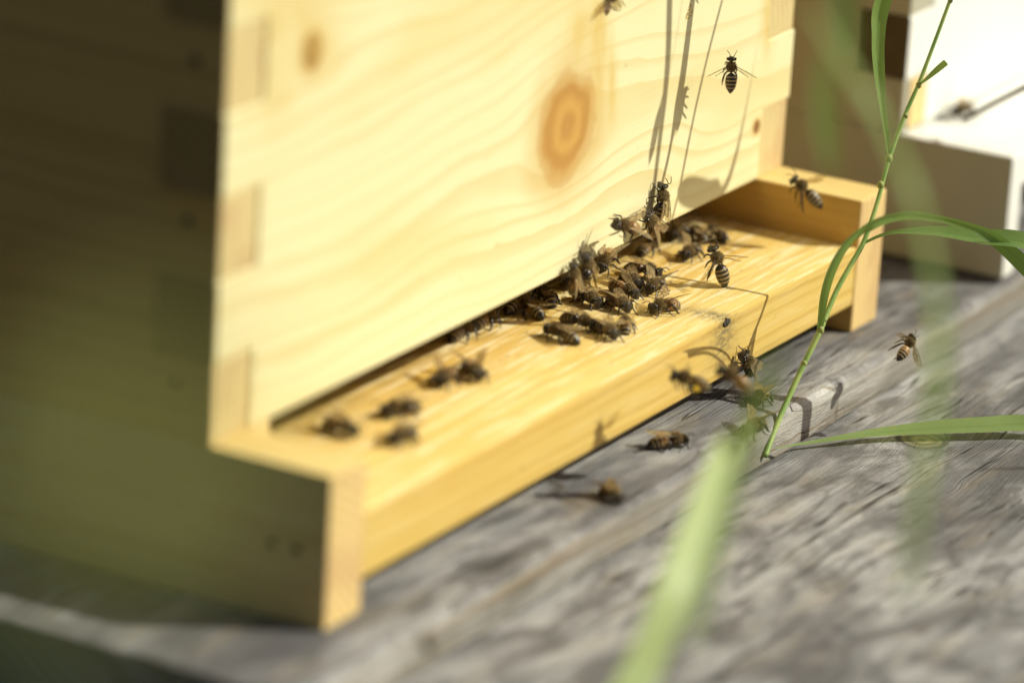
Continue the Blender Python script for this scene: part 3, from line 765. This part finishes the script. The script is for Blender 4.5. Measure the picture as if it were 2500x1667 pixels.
def bee(head, tail, up, label, kind='walk', wings='rest', foot=None, scale=1.0, pollen=False, slide=0.0):
    """head/tail: two points giving the direction; the bee's middle sits midway; foot=(axis,value): its feet stand on that surface"""
    head, tail = Vector(head), Vector(tail); mid = (head + tail) / 2
    f = (head - tail).normalized(); up = Vector(up); u = (up - f * up.dot(f)).normalized(); s = u.cross(f)
    R = Matrix((f, s, u)).transposed()
    origin = mid - R @ Vector((-.6 * MM, 0, 2.6 * MM)) * scale
    if foot: origin[foot[0]] = foot[1]
    root = bpy.data.objects.new("honeybee", None); root.empty_display_size = .003; COL.objects.link(root)
    root.matrix_world = Matrix.Translation(origin) @ R.to_4x4() @ Matrix.Diagonal((scale, scale, scale, 1))
    tag(root, label, 'bee', 'honeybees around the hive entrance')
    def part(n, me):
        o = bpy.data.objects.new(n, me); COL.objects.link(o); o.parent = root; return o
    part("body", LIB[kind][0]); part("hair", LIB[kind][1])
    v = rng.choice((0, .5))
    for sd_ in (-1, 1): part("wing", WING[(sd_, wings)]); part("antenna", ANT[(sd_, v)])
    if pollen: part("pollen_load", POL)
    return root

ZL = -D; Zup = Vector((0, 0, 1)); Yout = Vector((0, -1, 0))
def land(h, t_, label, **k):        # standing on the landing board
    bee(onp(*h, 2, ZL + .003), onp(*t_, 2, ZL + .003), Zup, label, foot=(2, ZL), **k)
def gapbee(h, t_, label, **k):
    land(h, t_, label, **k)
def wall(h, t_, label, lift=.0, **k):   # clinging to the box front
    bee(onp(*h, 1, -.003 - lift), onp(*t_, 1, -.003 - lift), Yout, label, foot=(1, -.0002 - lift), **k)
def plk(h, t_, z, label, **k):
    bee(onp(*h, 2, z + .003), onp(*t_, 2, z + .003), Zup, label, foot=(2, z), **k)
def fly(h, t_, up, label, **k):
    bee(at(*h), at(*t_), up, label, kind=k.pop('kind', 'fly'), wings=k.pop('wings', 'fly'), **k)
S_ = 1.2
# --- on the landing board, right to left
land((1592, 752), (1662, 733), "sharp dark bee walking alone in front of the cluster, facing left, wings raised", kind='step', wings='half', scale=S_)
land((1545, 757), (1470, 712), "fuzzy brown bee facing right at the right end of the middle row, head lowest", kind='step', scale=S_)
land((1466, 738), (1395, 706), "dark bee in the middle row, second from the right, facing right", scale=S_)
land((1552, 716), (1490, 690), "fuzzy bee just behind the middle row, wing raised over its back", wings='half', scale=S_)
land((1568, 700), (1506, 655), "dark bee with black curled abdomen in the back of the cluster", kind='curl', scale=S_)
land((1603, 664), (1530, 648), "rearmost bee of the cluster, facing right towards the open board", scale=S_)
land((1580, 708), (1625, 676), "bee at the right of the cluster facing the camera with its legs spread", kind='step', wings='half', scale=S_)
land((1335, 800), (1415, 826), "front left bee of the near group, facing left with pale abdomen tip", kind='walk', scale=S_)
land((1445, 790), (1372, 768), "bee behind the near group, facing right, its body level", scale=S_)
land((1508, 822), (1448, 778), "big bee in the middle of the near group walking right and down", kind='step', scale=S_)
land((1524, 760), (1530, 818), "dark bee at the right end of the near group seen from behind", kind='curl', scale=.98)
land((1668, 625), (1712, 596), "blurred bee alone behind the cluster with its shadow to the left", wings='half', scale=S_)
land((1722, 545), (1785, 588), "blurred amber bee by the right rail, deep under the box edge", scale=1.02)
land((1690, 555), (1725, 580), "blurred bee in the mouth of the entrance beside the right rail", scale=1.02)
land((1632, 580), (1690, 545), "shiny bee with glistening wings coming out of the entrance under the climbing bees", wings='half', scale=S_)
bee(at(1738, 600, 1.850), at(1778, 704, 1.853), RT * .45 + UP * .2 - FW * .9, "bee rearing upright on the open right part of the landing board, striped abdomen", kind='fly', wings='fly', scale=1.22)
# --- in and under the entrance edge
land((1310, 700), (1362, 742), "dark bee half hidden under the box edge left of the middle row", kind='curl', scale=S_)
land((1262, 735), (1330, 768), "bee entering the hive with only its black abdomen showing", scale=S_)
land((1290, 730), (1238, 752), "shiny bee under the box edge with a bright glint on its back", wings='half', scale=S_)
land((1205, 765), (1160, 790), "dark bee in the shadow of the entrance gap, left of the shiny one", scale=S_)
land((1150, 795), (1100, 822), "blurred pale bee in the gap, leftmost of those under the box edge", wings='half', scale=S_)
land((1385, 690), (1440, 668), "bee crowded under the box edge above the middle row", kind='step', wings='half', scale=S_)
land((1600, 590), (1560, 615), "bee in the shaded gap right of the hanging bees", scale=1.02)
# --- climbing on the front of the box
wall((1616, 462), (1606, 540), "topmost bee climbing the box front, head up", kind='walk', scale=S_)
wall((1572, 510), (1612, 592), "bee climbing right below the topmost one, wings hanging over the edge", kind='step', wings='rest', lift=.003, scale=S_)
bee(at(1494, 545, 1.800), at(1582, 562, 1.815), Yout * .9 + Zup * .6, "golden bee reaching left off the box edge with its legs held out", kind='step', wings='half', scale=S_)
bee(onp(1466, 655, 1, -.004), onp(1500, 600, 1, -.001), Yout * .2 + Vector((-1, 0, -.2)), "bee hanging head down from the lower edge of the box with its legs up", kind='step', wings='half', scale=S_)
bee(onp(1432, 630, 1, -.004), onp(1432, 695, 1, -.002), Yout + Vector((.5, 0, 0)), "pale blurred bee pulling itself up over the box edge, left of the hanging bee", kind='step', wings='half', scale=S_)
wall((1402, 655), (1404, 715), "leftmost bee at the lower box edge, half hidden below it", kind='walk', lift=.001, scale=.98)
# --- left part of the landing board, out of focus
land((1062, 942), (1118, 885), "blurred dark bee, left one of the pair on the left half of the board", kind='step', wings='half', scale=1.26)
land((1178, 925), (1128, 870), "blurred pale-winged bee, right one of the pair on the left half of the board", wings='half', scale=1.26)
land((862, 1050), (788, 1020), "blurred bee nearest the left rail, back arched", kind='curl', scale=1.26)
land((945, 1000), (1022, 985), "blurred bee behind the lowest left one, back towards the camera", scale=1.26)
land((958, 1072), (1018, 1040), "blurred bee at the very front left of the landing board facing the camera", kind='step', scale=1.26)
# --- around the front edge of the landing board and on the planks
bee(onp(1808, 850, 1, -P - .004), onp(1856, 935, 1, -P - .004), Vector((.15, -1, 0)), "bee climbing up the front edge of the landing board, long antennae up", kind='walk', foot=(1, -P - .0004), scale=S_)
fly((1648, 915, 1.74), (1735, 942, 1.745), UP * .8 - FW * .3, "flying bee with yellow pollen on its legs below the landing board edge", pollen=True, scale=S_)
fly((1762, 902, 1.72), (1838, 952, 1.725), UP * .8 - FW * .4 + RT * .3, "blurred flying bee with amber abdomen in front of the climbing bee", scale=S_)
plk((1845, 978), (1870, 950), ZP, "bee on the plank at the climbing bee's feet, partly behind green grass", kind='step', scale=S_)
plk((1822, 1050), (1872, 1018), ZP, "bee on the plank edge beside the tip of the broad pale grass blade", kind='step', wings='half', scale=S_)
plk((1668, 1072), (1588, 1078), ZP, "amber striped bee on the shaded plank under the landing board, side on", scale=S_)
plk((1515, 1215), (1462, 1180), ZP, "small blurred bee walking on the sunlit plank with its shadow to the left", kind='curl', scale=1.1)
fly((1048, 1590, 1.50), (1036, 1535, 1.51), UP * .3 - RT, "dark smudge of a bee low over the plank, nearest the bottom edge", scale=.75, wings='rest')
# --- in the air
fly((1786, 140, 1.850), (1784, 228, 1.850), -FW + RT * .1, "flying bee with clear white stripes in front of the upper box, seen from above", scale=1.0)
fly((1942, 442, 1.90), (2004, 498, 1.90), -FW * .8 + RT * .4 + UP * .5, "flying striped bee in front of the right rail", scale=S_)
fly((2236, 808, 1.865), (2190, 892, 1.855), -FW * .5 + RT * .8 + UP * .2, "blurred flying bee with a dark hanging abdomen over the planks on the right", scale=.95)
fly((1500, -28, 1.78), (1463, 48, 1.785), -FW * .4 + RT * .8, "flying bee cut by the top edge above the big knot", scale=S_)
fly((1668, -42, 1.84), (1680, -2, 1.85), -FW * .4 - RT * .8, "bee flying almost out of the top edge, only its legs in view", scale=S_)
bee(Vector((.522, Y2 - .008, .0035)), Vector((.538, Y2 - .008, .0035)), Zup, "brown blurred bee on the white landing board beside the dry twig", kind='walk', foot=(2, 0), scale=S_)
